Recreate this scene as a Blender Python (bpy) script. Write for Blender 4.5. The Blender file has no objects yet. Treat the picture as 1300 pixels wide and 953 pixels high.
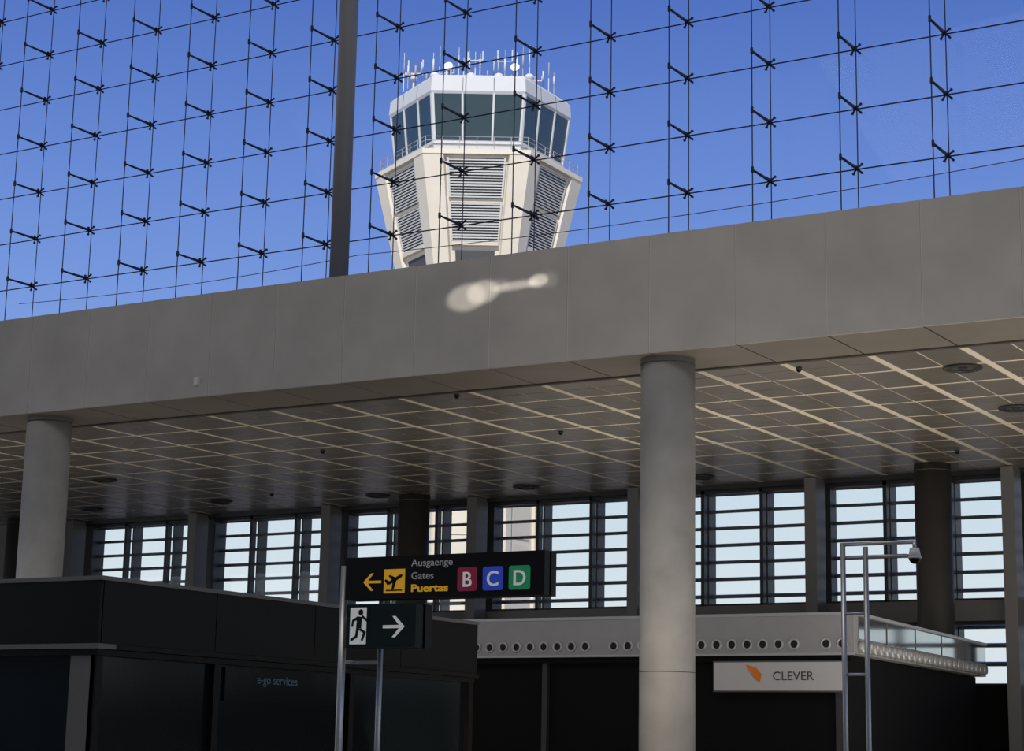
import bpy, bmesh, math, random
from mathutils import Vector, Matrix
random.seed(4)
S=bpy.context.scene
COL=S.collection
try:
    S.view_settings.view_transform='Standard'
    S.view_settings.look='None'
except Exception: pass

# ---------------------------------------------------------------- materials
def mat(name,c,rough=.6,metal=0.,var=0.,scale=3.,bump=0.,emit=None,spec=None):
    m=bpy.data.materials.new(name); m.use_nodes=True
    nt=m.node_tree; b=nt.nodes["Principled BSDF"]
    b.inputs["Base Color"].default_value=(*c,1); b.inputs["Roughness"].default_value=rough; b.inputs["Metallic"].default_value=metal
    if spec is not None: b.inputs["Specular IOR Level"].default_value=spec
    if var or bump:
        tc=nt.nodes.new("ShaderNodeTexCoord"); n=nt.nodes.new("ShaderNodeTexNoise")
        n.inputs["Scale"].default_value=scale; n.inputs["Detail"].default_value=6
        nt.links.new(tc.outputs["Object"],n.inputs["Vector"])
        if var:
            r=nt.nodes.new("ShaderNodeValToRGB")
            r.color_ramp.elements[0].position=.3; r.color_ramp.elements[1].position=.7
            r.color_ramp.elements[0].color=(*[max(0,k*(1-var)) for k in c],1)
            r.color_ramp.elements[1].color=(*[min(1,k*(1+var)) for k in c],1)
            nt.links.new(n.outputs["Fac"],r.inputs["Fac"]); nt.links.new(r.outputs["Color"],b.inputs["Base Color"])
        if bump:
            bp=nt.nodes.new("ShaderNodeBump"); bp.inputs["Strength"].default_value=bump; bp.inputs["Distance"].default_value=.01
            nt.links.new(n.outputs["Fac"],bp.inputs["Height"]); nt.links.new(bp.outputs["Normal"],b.inputs["Normal"])
    if emit:
        b.inputs["Emission Color"].default_value=(*emit[:3],1); b.inputs["Emission Strength"].default_value=emit[3]
    return m
def glassmat(name,tint,refl):
    m=bpy.data.materials.new(name); m.use_nodes=True; nt=m.node_tree; nt.nodes.clear()
    o=nt.nodes.new("ShaderNodeOutputMaterial"); mx=nt.nodes.new("ShaderNodeMixShader"); t=nt.nodes.new("ShaderNodeBsdfTransparent"); g=nt.nodes.new("ShaderNodeBsdfGlossy")
    t.inputs[0].default_value=(*tint,1); g.inputs["Roughness"].default_value=.02; mx.inputs[0].default_value=refl
    nt.links.new(t.outputs[0],mx.inputs[1]); nt.links.new(g.outputs[0],mx.inputs[2]); nt.links.new(mx.outputs[0],o.inputs[0]); return m

M_plaster=mat("stone_panel",(.43,.41,.395),.75,var=.10,scale=.9,bump=.1)
M_joint=mat("joint_sealant",(.58,.56,.54),.8)
M_jointd=mat("joint_dark",(.10,.09,.08),.8)
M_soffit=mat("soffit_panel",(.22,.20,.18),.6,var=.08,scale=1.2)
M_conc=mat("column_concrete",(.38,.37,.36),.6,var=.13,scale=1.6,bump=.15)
M_concd=mat("column_shaded",(.055,.053,.052),.5,var=.08,scale=1.6)  # backlit shade of the rear columns put into the base colour
M_cpanel=mat("ceiling_metal_panel",(.36,.33,.29),.32,metal=.55,var=.06,scale=2)
M_cband=mat("ceiling_band",(.90,.84,.72),.5)
M_dark=mat("dark_frame",(.035,.037,.042),.45)
M_post=mat("window_post_paint",(.19,.19,.20),.5)
M_slat=mat("louvre_slat",(.12,.145,.17),.5)
M_wall=mat("wall_paint",(.22,.21,.205),.7,var=.06)
M_walld=mat("wall_dark",(.008,.008,.009),.8,spec=.1)
M_floor=mat("polished_granite",(.42,.38,.33),.25,var=.1,scale=2)
M_cable=mat("cable_steel",(.03,.03,.04),.5,metal=.3)
M_spider=mat("spider_steel",(.025,.025,.03),.5,metal=.3)
M_mull=mat("mullion_paint",(.20,.20,.22),.5)
M_glass=glassmat("facade_glass",(.97,.98,.99),.004)
M_wglass=glassmat("window_glass",(.96,.98,.985),.03)
M_black=mat("black_panel",(.006,.0055,.006),.35,spec=.15)
M_trim=mat("grey_trim",(.13,.125,.125),.4,metal=.3)
M_steel=mat("brushed_steel",(.42,.43,.44),.35,metal=.7)
M_signb=mat("sign_black",(.006,.006,.007),.4,spec=.2)
M_yel=mat("sign_yellow",(.78,.42,.02),.5,emit=(.78,.42,.02,.2))
M_grey=mat("sign_grey_text",(.36,.36,.38),.5,emit=(.36,.36,.38,.1))
M_maroon=mat("sign_maroon",(.20,.012,.045),.5,emit=(.2,.012,.045,.2))
M_blue=mat("sign_blue",(.02,.06,.50),.5,emit=(.02,.06,.5,.25))
M_green=mat("sign_green",(.01,.22,.09),.5,emit=(.01,.22,.09,.25))
M_white=mat("sign_white",(.75,.77,.78),.5,emit=(.75,.77,.78,.15))
M_exitg=mat("exit_green",(.006,.016,.015),.45,spec=.2)
M_ductw=mat("duct_casing",(.34,.34,.36),.45,var=.04)
M_noz=mat("nozzle_ring",(.55,.56,.58),.35,metal=.4)
M_hole=mat("nozzle_hole",(.008,.008,.01),.7)
M_cream=mat("tower_render",(.75,.68,.56),.75,var=.04,scale=.6)
M_tgrey=mat("tower_roof_panel",(.58,.59,.60),.6)
M_rail=mat("tower_railing",(.36,.36,.37),.6)
M_louv=mat("tower_louvre",(.60,.60,.58),.6)
M_louvd=mat("tower_louvre_gap",(.08,.08,.09),.8)
M_tglass=mat("tower_glass",(.02,.045,.06),.06,metal=.0,spec=.6)
M_antw=mat("antenna_white",(.62,.62,.62),.5)
M_antd=mat("antenna_dark",(.10,.10,.12),.5)
M_cam=mat("camera_housing",(.62,.62,.62),.4)
M_poster=mat("poster_white",(.55,.55,.57),.5)
M_ptext=mat("poster_text",(.05,.05,.06),.5)
M_orange=mat("poster_orange",(.75,.22,.03),.5)
M_chrome=mat("mirror_glass",(.45,.48,.48),.08,metal=.9)
M_sglass=mat("shop_glass",(.006,.009,.011),.15,spec=.2)
M_cyan=mat("shop_lettering",(.09,.17,.20),.5)
M_tarmac=mat("tarmac",(.20,.19,.18),.9,var=.1,scale=.2)
M_roof=mat("roof_panel",(.5,.5,.5),.7)

# ---------------------------------------------------------------- builder
class B:
    def __init__(s,name): s.n=name; s.bm=bmesh.new(); s.m=[]
    def mi(s,m):
        if m not in s.m: s.m.append(m)
        return s.m.index(m)
    def hexa(s,p,m):
        v=[s.bm.verts.new(q) for q in p]; i=s.mi(m)
        for f in ((0,3,2,1),(4,5,6,7),(0,1,5,4),(1,2,6,5),(2,3,7,6),(3,0,4,7)):
            s.bm.faces.new([v[k] for k in f]).material_index=i
    def box(s,x0,x1,y0,y1,z0,z1,m):
        s.hexa([(x0,y0,z0),(x1,y0,z0),(x1,y1,z0),(x0,y1,z0),(x0,y0,z1),(x1,y0,z1),(x1,y1,z1),(x0,y1,z1)],m)
    def cyl(s,p0,p1,r,m,seg=12,r2=None,smooth=True):
        p0=Vector(p0);p1=Vector(p1); r2=r if r2 is None else r2
        d=(p1-p0).normalized(); a=d.orthogonal().normalized(); b=d.cross(a); i=s.mi(m)
        A=[];C=[]
        for k in range(seg):
            t=2*math.pi*k/seg; o=a*math.cos(t)+b*math.sin(t)
            A.append(s.bm.verts.new(p0+o*r)); C.append(s.bm.verts.new(p1+o*r2))
        for k in range(seg):
            f=s.bm.faces.new([A[k],A[(k+1)%seg],C[(k+1)%seg],C[k]]); f.material_index=i; f.smooth=smooth and seg>6
        s.bm.faces.new(A[::-1]).material_index=i; s.bm.faces.new(C).material_index=i
    def ring(s,c,n,ro,ri,h,m,seg=24):
        c=Vector(c); n=Vector(n).normalized(); a=n.orthogonal().normalized(); b=n.cross(a); i=s.mi(m); R=[]
        for k in range(seg):
            t=2*math.pi*k/seg; o=a*math.cos(t)+b*math.sin(t)
            R.append([s.bm.verts.new(c+o*ro),s.bm.verts.new(c+o*ro+n*h*.6),s.bm.verts.new(c+o*(ro*.5+ri*.5)+n*h),s.bm.verts.new(c+o*ri+n*h*.5),s.bm.verts.new(c+o*ri)])
        for k in range(seg):
            for j in range(5):
                f=s.bm.faces.new([R[k][j],R[(k+1)%seg][j],R[(k+1)%seg][(j+1)%5],R[k][(j+1)%5]]); f.material_index=i; f.smooth=True
    def sphere(s,c,r,m,sc=(1,1,1)):
        i=s.mi(m)
        g=bmesh.ops.create_uvsphere(s.bm,u_segments=16,v_segments=10,radius=r)
        for v in g['verts']: v.co=Vector((v.co.x*sc[0],v.co.y*sc[1],v.co.z*sc[2]))+Vector(c)
        for f in {f for v in g['verts'] for f in v.link_faces}: f.material_index=i; f.smooth=True
    def poly(s,pts,th,m):
        i=s.mi(m); th=Vector(th)
        A=[s.bm.verts.new(Vector(p)) for p in pts]; C=[s.bm.verts.new(Vector(p)+th) for p in pts]; n=len(A)
        s.bm.faces.new(A).material_index=i; s.bm.faces.new(C[::-1]).material_index=i
        for k in range(n): s.bm.faces.new([A[k],C[k],C[(k+1)%n],A[(k+1)%n]]).material_index=i
    def done(s,recalc=True):
        if recalc: bmesh.ops.recalc_face_normals(s.bm,faces=s.bm.faces)
        me=bpy.data.meshes.new(s.n); s.bm.to_mesh(me); s.bm.free()
        for m in s.m: me.materials.append(m)
        o=bpy.data.objects.new(s.n,me); COL.objects.link(o); return o
def text(parent,name,body,loc,size,m,rot=(math.pi/2,0,0),width=None,off=0.,align='LEFT'):
    c=bpy.data.curves.new(name,'FONT'); c.body=body; c.size=size; c.extrude=.003; c.offset=off; c.align_x=align
    c.materials.append(m); o=bpy.data.objects.new(name,c); COL.objects.link(o); o.location=loc; o.rotation_euler=rot
    if width:
        bpy.context.view_layer.update(); w=o.dimensions.x
        if w>0: o.scale.x=width/w
    o.parent=parent; return o

# ---------------------------------------------------------------- room shell
b=B("floor"); b.box(-75,35,-22,48.6,-.3,0,M_floor); b.done()
b=B("ground_outside"); b.box(-400,300,48.6,500,-.6,-.05,M_tarmac); b.done()
b=B("ceiling_hall"); b.box(-75,35,-22,33.6,25.0,25.6,M_roof); b.done()
b=B("wall_front"); b.box(-75,35,-22.4,-22,0,25.6,M_roof); b.done()

# concrete beam with stone fascia panels
X0=-15.76; MX=1.715
b=B("beam_fascia")
b.box(-64,14,30.86,34.2,8.80,10.84,M_conc)
k0,k1=-28,17
for k in range(k0,k1):
    xa=X0+k*MX; xb=xa+MX
    b.box(xa+.012,xb-.012,30.80,30.87,8.69,10.89,M_plaster)
    b.box(xa+.012,xb-.012,30.872,34.2,10.84,10.89,M_plaster)
    b.box(xb-.009,xb+.009,30.806,30.86,8.70,10.88,M_joint)
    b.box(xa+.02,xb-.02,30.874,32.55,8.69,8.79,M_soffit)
o=b.done()
b=B("fascia_sensor_box"); b.box(-26.40,-26.30,30.74,30.80,8.93,9.10,M_cam); b.box(-26.41,-26.29,30.78,30.80,8.92,9.11,M_cam); b.done()

# ceiling
b=B("ceiling")
b.box(-64,14,32.56,48.0,8.72,8.80,M_cband)
b.box(-64,14,32.56,32.66,8.66,8.715,M_jointd)
ny=18; y0=32.68; y1=47.55; py=(y1-y0)/ny
for k in range(k0,k1):
    xa=X0+k*MX
    for j in range(ny):
        ya=y0+j*py; g=.12 if j%2==0 else .035
        for h in range(2):
            a=xa+(.085 if h==0 else MX/2+.02); c=xa+(MX/2-.02 if h==0 else MX-.085)
            b.box(a,c,ya+g,ya+py-(.012 if j%2==0 else .02),8.708+random.uniform(-.002,.002),8.716,M_cpanel)
o=b.done()
def downlight(x,y):
    b=B("ceiling_downlight"); b.ring((x,y,8.70),(0,0,-1),.36,.24,.05,M_dark,28)
    b.cyl((x,y,8.70),(x,y,8.694),.25,M_trim,24); b.cyl((x,y,8.694),(x,y,8.675),.09,M_dark,16); b.done()
for x,y in [(-11.17,34.56),(-11.54,39.12),(-37.28,39.88),(-37.27,44.90),(-32.09,45.67),(-27.17,45.72),(-21.9,45.8),(-6.0,39.1),(-42.4,44.9),(-42.4,39.9)]: downlight(x,y)
for x,y in [(-21.27,32.95),(-21.63,37.89),(-28.4,38.0),(-34.78,44.18),(-14.46,44.14),(-13.9,33.3)]:
    b=B("ceiling_dome_camera"); b.cyl((x,y,8.70),(x,y,8.665),.06,M_dark,16); b.sphere((x,y,8.66),.048,M_black); b.done()

# columns
def column(x,y,top,name,r,m):
    b=B(name); b.cyl((x,y,0),(x,y,top),r,m,48); b.cyl((x,y,top-.16),(x,y,top-.135),r+.004,M_jointd,48); b.cyl((x,y,3.0),(x,y,3.012),r+.003,M_jointd,48)
    b.cyl((x,y,0),(x,y,.12),r+.02,M_steel,48); b.done()
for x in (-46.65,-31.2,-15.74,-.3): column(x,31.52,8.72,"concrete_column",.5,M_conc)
for x in (-46.65,-31.15,-15.76,-.3): column(x,46.15,8.69,"rear_column",.45,M_concd)

# ---------------------------------------------------------------- rear window wall
b=B("wall_back")
b.box(-64,-45.75,47.7,48.1,0,8.9,M_wall)
b.box(-45.75,14,47.7,48.1,4.97,5.48,M_post)
b.box(-45.75,14,47.6,48.1,0,3.38,M_walld)
b.box(-45.75,14,47.55,48.1,8.60,8.9,M_dark)
b.done()
PX=[-14.16+5.19*k for k in range(-6,5)]
wn=0
for k,x in enumerate(sorted(PX)):
    b=B("window_post"); b.box(x-.15,x+.17,46.98,47.59,0,8.69,M_post); b.box(x-.2,x+.2,47.9,48.15,3.38,8.6,M_dark); b.done()
for x in sorted(PX)[:-1]:
    wn+=1
    b=B("window_%d"%wn)
    for (z0,z1) in ((5.48,8.60),(3.38,4.97)):
        b.box(x+.2,x+5.0,47.90,47.92,z0,z1,M_wglass)
        for t in (1/3,2/3):
            xm=x+5.19*t; b.box(xm-.05,xm+.05,47.80,48.0,z0,z1,M_dark)
        b.box(x+.2,x+5.0,47.8,48.0,z0,z0+.06,M_dark); b.box(x+.2,x+5.0,47.8,48.0,z1-.08,z1,M_dark)
    b.done()
    b=B("louvre_screen")
    for n in range(12):
        zc=8.57-.462*n
        if 4.9<zc<5.5: continue
        if zc<3.5: break
        b.hexa([(x+.1,48.25,zc-.075),(x+5.1,48.25,zc-.075),(x+5.1,48.55,zc-.03),(x+.1,48.55,zc-.03),(x+.1,48.25,zc+.01),(x+5.1,48.25,zc+.01),(x+5.1,48.55,zc+.055),(x+.1,48.55,zc+.055)],M_slat)
    for t in (0.012,1/3,2/3,.988):
        xm=x+5.19*t; b.box(xm-.03,xm+.03,48.15,48.59,0,8.7,M_dark)
    b.done()

# ---------------------------------------------------------------- cable-net glass facade
GX=[-10.93-1.765*k for k in range(-8,18)]
GZ=[12.42+1.187*n for n in range(-1,11)]
YG=33.4; L=.90
b=B("window_cable_facade")
xa,xb=min(GX)-.9,max(GX)+.9
b.box(xa,xb,YG-.012,YG+.012,10.95,25,M_glass)
b.box(xa,xb,YG-.08,YG+.08,10.89,10.95,M_dark)
for zz in GZ: b.cyl((xa,YG-.02,zz),(xb,YG-.02,zz),.014,M_cable,5)
for xx in GX:
    b.cyl((xx,YG-.02,10.9),(xx,YG-.02,25),.012,M_cable,5)
    b.cyl((xx,YG-L,10.9),(xx,YG-L,25),.013,M_cable,5)
    for zz in GZ:
        b.cyl((xx,YG-.05,zz),(xx,YG-.14,zz),.045,M_spider,8)
        for sx in (-1,1):
            for sz in (-1,1):
                b.cyl((xx,YG-.09,zz),(xx+sx*.085,YG-.03,zz+sz*.085),.02,M_spider,5)
                b.cyl((xx+sx*.085,YG-.05,zz+sz*.085),(xx+sx*.085,YG-.015,zz+sz*.085),.026,M_spider,6)
        b.cyl((xx,YG-.12,zz),(xx,YG-L-.03,zz),.034,M_spider,8,.02)
        b.cyl((xx,YG-L,zz-.06),(xx,YG-L,zz+.06),.03,M_spider,6)
def slack(xs,zs,sag):
    n=24; pts=[]
    for i in range(n+1):
        t=i/n; pts.append(Vector((xs[0]+(xs[1]-xs[0])*t,YG-.45,zs[0]+(zs[1]-zs[0])*t-sag*4*t*(1-t))))
    for p,q in zip(pts,pts[1:]): b.cyl(p,q,.009,M_cable,4)
slack((-33.9,-23.9),(11.9,11.95),.12); slack((-23.9,-5.0),(11.95,12.3),.25)
b.done()
for x in (-23.68,-23.68+19.4,-23.68-19.4):
    b=B("facade_mast"); b.cyl((x,32.0,10.895),(x,32.0,24.99),.2,M_mull,32); b.cyl((x,32,10.895),(x,32,10.93),.3,M_mull,32); b.done()

# ---------------------------------------------------------------- control tower
TC=Vector((-73.47,116.0,0)); AX=Vector((.859,.511,0)); AY=Vector((-.511,.859,0))
ANG=[math.radians(a) for a in (-120,-60,0,60,120,180)]
def loc(x,y,z): return TC+AX*x+AY*y+Vector((0,0,z))
def hc(R,i): a=ANG[i%6]; return Vector((R*math.cos(a),R*math.sin(a),0))
def fp(i,u,z,R,off=0.):
    p=hc(R,i); q=hc(R,i+1); m=(p+q)/2; n=m.normalized(); r=m+(q-p)/2*u+n*off
    return loc(r.x,r.y,z)
b=B("control_tower")
def frus(R0,z0,R1,z1,m):
    i=b.mi(m); A=[b.bm.verts.new(loc(*hc(R0,k)[:2],z0)) for k in range(6)]; C=[b.bm.verts.new(loc(*hc(R1,k)[:2],z1)) for k in range(6)]
    for k in range(6): b.bm.faces.new([A[k],A[(k+1)%6],C[(k+1)%6],C[k]]).material_index=i
    b.bm.faces.new(A[::-1]).material_index=i; b.bm.faces.new(C).material_index=i
def fbox(i,u0,u1,z0,z1,R0,R1,o0,o1,m,):
    b.hexa([fp(i,u0,z0,R0,o0),fp(i,u1,z0,R0,o0),fp(i,u1,z0,R0,o1),fp(i,u0,z0,R0,o1),fp(i,u0,z1,R1,o0),fp(i,u1,z1,R1,o0),fp(i,u1,z1,R1,o1),fp(i,u0,z1,R1,o1)],m)
frus(4.7,-.1,4.7,31,M_cream)
frus(4.7,31,5.0,33,M_cream)
for i in range(6):
    for n in range(10):
        zz=1.5+n*2.9; fbox(i,-.5,.5,zz,zz+2.5,4.7,4.7,.0,.06,M_cream)
    fbox(i,-1,-.7,0,31,4.7,4.7,.0,.25,M_cream); fbox(i,.7,1,0,31,4.7,4.7,.0,.25,M_cream)
Rb=lambda z:7.22-(42.75-z)*.24
frus(Rb(33),33,Rb(42.45),42.45,M_cream)
frus(7.62,42.45,7.64,42.80,M_cream)
for i in range(6):
    for s in (-1,1):
        u0,u1=(s*.62,s*1.0)
        z0,z1=33.0,42.45
        def q(u,z,add): return fp(i,u,z,Rb(z)+add)
        b.hexa([q(u0,z0,0),q(u1,z0,0),q(u1,z0,.42),q(u0,z0,.42),q(u0,z1,0),q(u1,z1,0),q(u1,z1,.42),q(u0,z1,.42)],M_cream)
    for (za,zb) in ((36.5,39.2),(39.5,42.25)):
        fbox(i,-.56,.56,za,zb,Rb(za),Rb(zb),.0,.05,M_louvd)
        n=14
        for k in range(n):
            z0=za+(zb-za)*k/n; z1=z0+(zb-za)/n*.45
            b.hexa([fp(i,-.56,z0,Rb(z0),.20),fp(i,.56,z0,Rb(z0),.20),fp(i,.56,z0+.06,Rb(z0),.05),fp(i,-.56,z0+.06,Rb(z0),.05),
                    fp(i,-.56,z1,Rb(z1),.20),fp(i,.56,z1,Rb(z1),.20),fp(i,.56,z1+.06,Rb(z1),.05),fp(i,-.56,z1+.06,Rb(z1),.05)],M_louv)
        for u0,u1 in ((-.59,-.55),(.55,.59)): fbox(i,u0,u1,za,zb,Rb(za),Rb(zb),0,.22,M_louv)
    fbox(i,-.5,.5,34.6,35.9,Rb(34.6),Rb(35.9),0,.04,M_louvd)
    fbox(i,-.58,.58,36.2,36.45,Rb(36.2),Rb(36.45),0,.3,M_cream)
frus(6.05,42.8,6.15,43.6,M_tgrey)
frus(6.15,43.6,6.60,47.2,M_tglass)
Rc=lambda z:6.15+(z-43.6)*.125
for i in range(6):
    fr=[-1,-.34,.34,1]
    for u in fr:
        w=.022 if abs(u)<1 else .045
        ua,ub=max(-1,u-w),min(1,u+w)
        fbox(i,ua,ub,43.6,47.2,Rc(43.6),Rc(47.2),0,.09,M_tgrey)
    fbox(i,-1,1,43.55,43.75,6.17,6.17,0,.08,M_tgrey)
for i in range(6):
    for h in (.35,.7,1.0):
        b.cyl(fp(i,-1,42.8+h,7.25),fp(i,1,42.8+h,7.25),.022,M_rail,6)
    for k in range(6):
        u=-1+2*k/6; b.cyl(fp(i,u,42.8,7.25),fp(i,u,43.82,7.25),.03,M_rail,6)
frus(6.62,47.15,6.74,47.35,M_tgrey)
frus(6.74,47.35,6.66,48.35,M_tgrey)
frus(6.66,48.35,6.35,48.62,M_antw)
frus(3.6,48.62,3.3,49.1,M_tgrey)
for i in range(6):
    for u in (-.33,.33): fbox(i,u-.006,u+.006,47.37,48.35,6.74,6.67,.0,.012,M_louvd)
for k in range(26):
    lx=-5.6+k*.44+random.uniform(-.12,.12); ly=-math.sqrt(max(0,1-(lx/6.2)**2))*random.uniform(2.2,4.6)
    h=random.choice([1.3,1.8,2.2,2.6,3.0]); m=random.choice([M_antw,M_rail,M_antd])
    p=loc(lx,ly,48.6); b.cyl(p,p+Vector((0,0,h*.45)),.04,m,6); b.cyl(p+Vector((0,0,h*.45)),p+Vector((0,0,h*.8)),.07 if k%3 else .035,M_antw if k%2 else M_rail,8); b.cyl(p+Vector((0,0,h*.8)),p+Vector((0,0,h)),.022,m,5)
    if k%5==2:
        b.cyl(p+Vector((-.5,-.2,h*.7)),p+Vector((.5,.2,h*.7)),.04,m,6)
        for e in (-.5,.5): b.cyl(p+Vector((e,e*.4,h*.7)),p+Vector((e,e*.4,h*1.0)),.05,M_antw,6)
p=loc(-4.9,-1.5,48.6); b.cyl(p,p+Vector((0,0,1.0)),.08,M_antw,8); b.sphere(p+Vector((0,0,1.1)),.28,M_antw,(1,1,.6)); b.cyl(p+AX*-.7+Vector((0,0,1.45)),p+AX*.7+Vector((0,0,1.45)),.09,M_antw,6)
for lx in (-3.2,-.6,1.4,3.6):
    p=loc(lx,-4.3,48.6); b.sphere(p+Vector((0,0,.35)),.35,M_antw,(1,1,.8)); b.cyl(p,p+Vector((0,0,.3)),.25,M_antw,10)
for lx in (-2.2,2.6):
    p=loc(lx,-4.0,49.6); b.cyl(p-Vector((0,0,1)),p,.05,M_antd,6); b.cyl(p,p+Vector((.15,-.35,.1)),.08,M_antw,14,.34)
b.done()

# ---------------------------------------------------------------- black kiosk
b=B("shop_kiosk")
kx0,kx1,ky0,ky1=-32.,-17.5,18.8,27.95
b.box(kx0,kx1-.05,ky0+.05,ky1-.03,2.84,3.66,M_black)
n=7; w=(kx1-kx0)/n
for i in range(n): b.box(kx0+i*w+.008,kx0+(i+1)*w-.008,ky0,ky0+.05,2.84,3.64,M_black)
n=4; w=(ky1-ky0)/n
for i in range(n): b.box(kx1-.05,kx1,ky0+.051+i*(w-.013)+.008,ky0+.051+(i+1)*(w-.013)-.008,2.84,3.64,M_black)
b.box(kx0,kx1+.02,ky0-.02,ky0+.06,3.645,3.70,M_trim); b.box(kx1-.06,kx1+.02,ky0+.06,ky1,3.645,3.70,M_trim)
b.box(kx0,kx1+.04,ky0-.04,ky0+.3,2.77,2.835,M_trim); b.box(kx1-.3,kx1+.04,ky0+.3,ky1,2.77,2.835,M_black)
b.box(kx0,kx1-.3,ky0+.3,ky1,2.70,2.83,M_black)
b.box(kx0,kx1-.14,ky0+.15,ky1-.1,0,2.77,M_sglass)
b.box(kx0,kx1-.02,ky0+.02,ky1-.05,2.69,2.765,M_black)
for xx in (kx1-.5,kx1-2.6,kx1-4.7,kx1-6.8,kx1-9): b.box(xx,xx+.42 if xx>-18.1 else xx+.12,ky0+.05,ky0+.16,0,2.69,M_trim)
for yy in (ky0+.05,ky0+2.4,ky0+5.6,ky0+9.0): b.box(kx1-.15,kx1-.05,yy,yy+.12,0,2.69,M_black)
b.box(kx1-.13,kx1-.10,21.5,24.2,2.2,2.66,M_sglass)
o=b.done()
text(o,"lettering","e-go services",(kx1-.095,22.2,2.46),.18,M_cyan,rot=(math.pi/2,0,math.pi/2))

# ---------------------------------------------------------------- gate sign + exit sign on posts
def signbox(b,x0,x1,y0,dy,z0,z1,face):
    b.box(x0,x1,y0,y0+dy*.42,z0,z1,face); b.box(x0,x1,y0+dy*.58,y0+dy,z0,z1,M_signb); b.box(x0+.04,x1-.03,y0+dy*.42,y0+dy*.58,z0+.03,z1-.03,M_dark)
YS=18.5
b=B("gate_direction_sign")
signbox(b,-13.42,-10.74,YS,.26,3.27,3.76,M_signb)
def P(pts,m,y=YS-.004): b.poly([(x,y,z) for x,z in pts],(0,.006,0),m)
def arrow(cx,cz,h,m,flip=1,y=YS-.004,t=.12):
    P([(cx-flip*h,cz),(cx-flip*h*.15,cz+h*.80),(cx+flip*h*.15,cz+h*.80),(cx-flip*h*.48,cz+h*t),(cx+flip*h,cz+h*t),(cx+flip*h,cz-h*t),(cx-flip*h*.48,cz-h*t),(cx+flip*h*.15,cz-h*.80),(cx-flip*h*.15,cz-h*.80)],m,y)
arrow(-13.04,3.47,.125,M_yel)
P([(-12.875,3.335),(-12.585,3.335),(-12.585,3.61),(-12.875,3.61)],M_yel)
c0,c1=-12.73,3.49; ca,sa=math.cos(.45),math.sin(.45)
def pl(pts): P([(c0+ca*x-sa*z,c1+sa*x+ca*z) for x,z in pts],M_signb,YS-.008)
pl([(-.11,-.012),(-.125,.055),(-.10,.055),(-.07,.014),(.09,.016),(.125,.004),(.12,-.012),(.09,-.022),(-.08,-.022)])
pl([(.03,-.015),(-.05,-.095),(-.085,-.095),(-.03,-.015)]); pl([(.03,.01),(-.03,.075),(-.055,.075),(-.03,.01)])
P([(-12.84,3.36),(-12.62,3.36),(-12.62,3.375),(-12.84,3.375)],M_signb,YS-.008)
for xa_,xb_,za,zb,m in ((-11.87,-11.61,3.335,3.60,M_maroon),(-11.535,-11.27,3.335,3.60,M_blue),(-11.195,-10.92,3.335,3.60,M_green)):
    P([(xa_+.02,za),(xb_-.02,za),(xb_,za+.02),(xb_,zb-.02),(xb_-.02,zb),(xa_+.02,zb),(xa_,zb-.02),(xa_,za+.02)],m)
o=b.done()
text(o,"text_1","Ausgaenge",(-12.50,YS-.004,3.635),.115,M_grey,width=.56)
text(o,"text_2","Gates",(-12.50,YS-.004,3.487),.115,M_grey,width=.30)
text(o,"text_3","Puertas",(-12.50,YS-.004,3.345),.118,M_yel,width=.50,off=.003)
text(o,"letter_b","B",(-11.74,YS-.012,3.385),.235,M_white,align='CENTER',off=.003)
text(o,"letter_c","C",(-11.40,YS-.012,3.385),.235,M_white,align='CENTER',off=.003)
text(o,"letter_d","D",(-11.055,YS-.012,3.385),.235,M_white,align='CENTER',off=.003)

b=B("emergency_exit_sign")
signbox(b,-13.39,-12.42,YS,.34,2.72,3.215,M_exitg)
P([(-13.36,2.745),(-13.06,2.745),(-13.06,3.19),(-13.36,3.19)],M_exitg)
P([(-13.33,2.76),(-13.10,2.76),(-13.10,3.18),(-13.33,3.18)],M_white,YS-.007)
mx,mz=-13.20,2.97
def R(pts): P([(mx+x,mz+z) for x,z in pts],M_exitg,YS-.011)
R([(.0+.035*math.cos(t*math.pi/5)+.02,.155+.035*math.sin(t*math.pi/5)) for t in range(10)])
R([(-.03,.11),(.04,.10),(.03,-.03),(-.04,-.03)])
R([(.03,.10),(.10,.05),(.13,.08),(.115,.10),(.10,.085),(.04,.125)])
R([(-.02,.11),(-.10,.07),(-.11,-.01),(-.085,-.01),(-.075,.05),(-.02,.07)])
R([(.03,-.03),(.10,-.07),(.06,-.17),(.03,-.165),(.06,-.08),(-.02,-.04)])
R([(-.04,-.03),(-.05,-.11),(-.12,-.15),(-.11,-.18),(-.02,-.13),(.0,-.03)])
arrow(-12.72,2.955,.15,M_white,-1)
b.done()
b=B("sign_post_frame")
for x,zt in ((-13.53,3.68),(-13.19,3.9)):
    if x>-13.3: b.cyl((x,YS+.42,0),(x,YS+.42,3.7),.035,M_steel,14)
    else: b.cyl((x,YS+.13,0),(x,YS+.13,zt),.045,M_steel,14)
b.box(-13.53,-12.3,YS+.36,YS+.42,3.48,3.54,M_steel); b.box(-13.53,-13.15,YS+.36,YS+.42,2.92,2.97,M_steel)
b.box(-13.56,-13.50,YS+.12,YS+.42,3.48,3.54,M_steel); b.box(-13.56,-13.50,YS+.12,YS+.42,2.92,2.97,M_steel)
b.box(-13.53,-13.19,YS+.36,YS+.40,2.55,2.59,M_steel); b.box(-13.56,-13.50,YS+.12,YS+.40,2.55,2.59,M_steel)
b.box(-13.47,-13.425,YS+.1,YS+.16,3.6,3.64,M_steel); b.box(-13.47,-13.395,YS+.1,YS+.16,3.05,3.09,M_steel)
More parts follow.
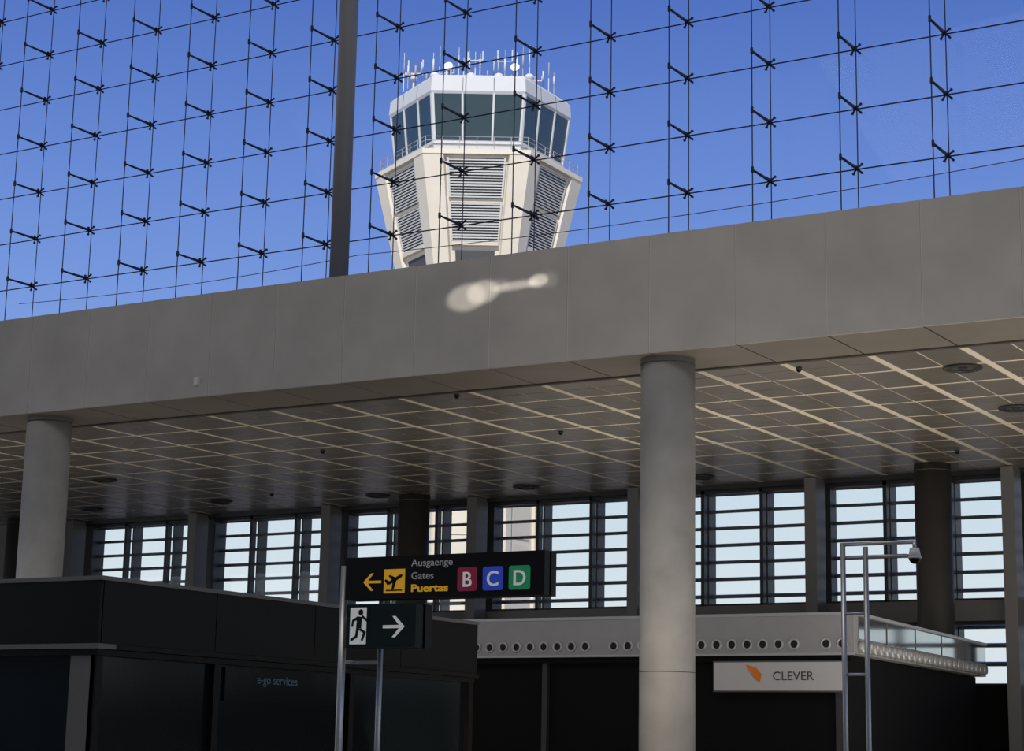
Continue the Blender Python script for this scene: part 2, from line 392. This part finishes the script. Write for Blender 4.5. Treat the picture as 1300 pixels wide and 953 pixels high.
b.cyl((-13.53,YS+.13,0),(-13.53,YS+.13,.02),.12,M_steel,20); b.cyl((-13.19,YS+.42,0),(-13.19,YS+.42,.02),.12,M_steel,20)
b.done()

# ---------------------------------------------------------------- security camera pole
b=B("security_camera_pole")
for x in (-7.27,-7.03): b.cyl((x,YS,0),(x,YS,3.70 if x<-7.1 else 3.66),.026,M_steel,12); b.cyl((x,YS,0),(x,YS,.02),.09,M_steel,16)
b.cyl((-7.29,YS,3.69),(-6.52,YS,3.69),.02,M_steel,10); b.cyl((-7.27,YS,3.56),(-6.6,YS,3.56),.018,M_steel,10)
for z_ in (3.0,2.4): b.cyl((-7.27,YS,z_),(-7.03,YS,z_),.015,M_steel,8)
b.cyl((-6.52,YS,3.69),(-6.52,YS,3.62),.02,M_steel,10)
b.cyl((-6.52,YS,3.63),(-6.52,YS,3.53),.045,M_cam,18,.065); b.sphere((-6.52,YS,3.53),.058,M_black); b.ring((-6.52,YS,3.545),(0,0,-1),.068,.05,.02,M_cam)
b.done()

# ---------------------------------------------------------------- air duct bulkhead over shops
b=B("air_duct_bulkhead")
dx0,dx1,dy0,dy1,dym=-24.2,-13.95,36.0,46.9,45.6
XS=lambda y,o=0.: dx1-.078*(y-36)+o
def side(x0f,x1f,ya,yb,za,zb,m):
    b.hexa([(x0f(ya),ya,za),(x1f(ya),ya,za),(x1f(yb),yb,za),(x0f(yb),yb,za),(x0f(ya),ya,zb),(x1f(ya),ya,zb),(x1f(yb),yb,zb),(x0f(yb),yb,zb)],m)
side(lambda y:dx0,lambda y:XS(y),dy0,dym,3.56,4.34,M_ductw)
side(lambda y:-15.2,lambda y:XS(y),dym,dy1,3.56,4.34,M_ductw)
b.box(dx0,dx1+.02,dy0-.02,dy0+.02,4.30,4.36,M_noz); side(lambda y:XS(y,-.02),lambda y:XS(y,.05),dy0+.02,dy1,4.30,4.36,M_noz)
b.box(dx0,dx1+.02,dy0-.015,dy0,3.53,3.575,M_noz)
side(lambda y:XS(y),lambda y:XS(y,.02),dy0+.3,dy1-.1,3.86,4.28,M_chrome)
for yy in (38.2,40.4,42.6,44.8): side(lambda y:XS(y,.0),lambda y:XS(y,.03),yy,yy+.05,3.84,4.29,M_trim)
x=dx0+.3
k=0
while x<dx1-.2:
    if k%14!=13:
        b.ring((x,dy0,3.75),(0,-1,0),.115,.075,.05,M_noz,20); b.cyl((x,dy0-.003,3.75),(x,dy0-.008,3.75),.08,M_hole,16)
    x+=.335; k+=1
y=dy0+.35
while y<dy1-.2:
    xx=XS(y); b.ring((xx,y,3.70),(1,0.078,0),.115,.07,.14,M_noz,20); b.cyl((xx+.003,y,3.70),(xx+.03,y,3.70),.08,M_hole,16); y+=.42
b.done()
b=B("shop_front")
side(lambda y:dx0,lambda y:XS(y,-.25),dy0+.25,dym-.05,0,3.55,M_walld)
side(lambda y:-15.25,lambda y:XS(y,-.25),dym-.05,dy1-.05,0,3.55,M_walld)
b.box(dx0,dx1-.1,dy0+.08,dy0+.24,3.42,3.555,M_walld)
for xx in (-24,-21,-18,-14.4): b.box(xx,xx+.12,dy0+.14,dy0+.25,0,3.42,M_dark)
b.done()
b=B("shop_poster_sign"); b.box(-16.92,-14.17,dy0-.02,dy0+.07,2.85,3.40,M_poster); b.box(-16.95,-14.14,dy0+.0,dy0+.075,2.82,3.43,M_trim)
yy=dy0-.03
b.poly([(-16.22,yy,3.36),(-16.0,yy,3.30),(-15.88,yy,3.16),(-15.92,yy,3.02),(-16.02,yy,3.12),(-16.10,yy,3.19),(-16.18,yy,3.25)],(0,.008,0),M_orange)
b.poly([(-16.14,yy-.005,3.2),(-16.0,yy-.005,3.15),(-15.90,yy-.005,3.0),(-16.0,yy-.005,3.05)],(0,.006,0),M_orange)
o=b.done(); text(o,"lettering","CLEVER",(-15.65,dy0-.026,3.05),.24,M_ptext,width=.86)

# ---------------------------------------------------------------- lights
def look(o,target):
    d=Vector(target)-o.location; o.rotation_euler=d.to_track_quat('-Z','Y').to_euler()
sd=bpy.data.lights.new("sun",'SUN'); sd.energy=4.2; sd.angle=.009; sd.color=(1,.94,.85)
so=bpy.data.objects.new("sun",sd); COL.objects.link(so)
az=Vector((.41,-.91,0)).normalized(); el=math.radians(40); so.location=(10,-40,60)
so.rotation_euler=(-(az*math.cos(el)+Vector((0,0,math.sin(el))))).to_track_quat('-Z','Y').to_euler()
def area(name,locn,tgt,sx,sy,e,c,spread=180):
    l=bpy.data.lights.new(name,'AREA'); l.shape='RECTANGLE'; l.size=sx; l.size_y=sy; l.energy=e; l.color=c; l.spread=math.radians(spread)
    o=bpy.data.objects.new(name,l); COL.objects.link(o); o.location=locn; look(o,tgt); return o
area("hall_fill",(-12,8,24.4),(-14,22,0),24,10,2150,(1,.95,.90))  # added fill from above for the hall, not actual fittings
area("hall_fill",(-34,8,24.4),(-30,22,0),20,10,550,(1,.95,.90))
area("floor_bounce_fill",(-8,28,.4),(-10,38,8.7),20,4,420,(1,.90,.74),120)  # added upward fill, stands in for light bounced off the floor
area("floor_bounce_fill",(-30,29,.4),(-29,38,8.7),18,4,190,(1,.90,.76),120)
area("ceiling_fill",(-19,38.6,4.45),(-19,38.61,8.7),8.5,4,120,(1,.89,.73))  # added fill to brighten the ceiling, no fitting on the duct
area("floor_bounce_fill",(-5,37,.4),(-5,37.01,8.7),15,7,500,(1,.89,.73))
area("ceiling_fill",(-33,36.5,4.0),(-33,36.51,8.7),14,5,50,(1,.89,.75))
def spot(tx,tz,hx,hz,e,bl=.6):  # added spots that imitate reflected sunlight on the fascia
    l=bpy.data.lights.new("sun_patch_spot",'SPOT'); l.energy=e; l.color=(1,.93,.80); l.shadow_soft_size=.05; l.spot_blend=bl
    o=bpy.data.objects.new("sun_patch_spot",l); COL.objects.link(o); o.location=(tx+2.0,16.0,14.0)
    d=Vector((tx,30.8,tz))-o.location; dist=d.length
    l.spot_size=2*math.atan(hx/dist); look(o,(tx,30.8,tz)); o.scale=(1,hz/hx,1)
spot(-19.72,10.13,.52,.30,6500); spot(-19.35,10.20,.42,.26,6500); spot(-19.0,10.27,.30,.16,2500)
spot(-18.62,10.25,.60,.09,6500); spot(-18.12,10.29,.25,.14,9000); spot(-17.85,10.28,.22,.20,1500,.9)

# ---------------------------------------------------------------- sky
w=bpy.data.worlds.new("sky"); S.world=w; w.use_nodes=True; nt=w.node_tree; nt.nodes.clear()
tc=nt.nodes.new("ShaderNodeTexCoord"); sp=nt.nodes.new("ShaderNodeSeparateXYZ"); r=nt.nodes.new("ShaderNodeValToRGB"); bg=nt.nodes.new("ShaderNodeBackground"); ou=nt.nodes.new("ShaderNodeOutputWorld")
nt.links.new(tc.outputs["Generated"],sp.inputs[0]); nt.links.new(sp.outputs["Z"],r.inputs[0]); nt.links.new(r.outputs[0],bg.inputs[0]); nt.links.new(bg.outputs[0],ou.inputs[0])
cr=r.color_ramp; cr.elements[0].position=0; cr.elements[0].color=(.82,.86,.88,1); cr.elements[1].position=1; cr.elements[1].color=(.035,.08,.30,1)
for p,c in ((.07,(.78,.85,.89)),(.135,(.66,.78,.88)),(.195,(.22,.36,.77)),(.28,(.15,.27,.68)),(.37,(.09,.18,.55))):
    e=cr.elements.new(p); e.color=(*c,1)
bg.inputs[1].default_value=1.0

# ---------------------------------------------------------------- camera
f=2468.
z=Vector((230,11691,-f)).normalized(); x=Vector((4170,439,f)).normalized(); x=(x-z*x.dot(z)).normalized(); y=z.cross(x)
c=bpy.data.cameras.new("camera"); co=bpy.data.objects.new("camera",c); COL.objects.link(co); S.camera=co
c.sensor_fit='HORIZONTAL'; c.sensor_width=36; c.lens=f/1300*36; c.shift_y=-45.5/1300; c.clip_end=1000
co.matrix_world=Matrix.Translation((0,0,1.6))@Matrix((x,y,z)).to_4x4()
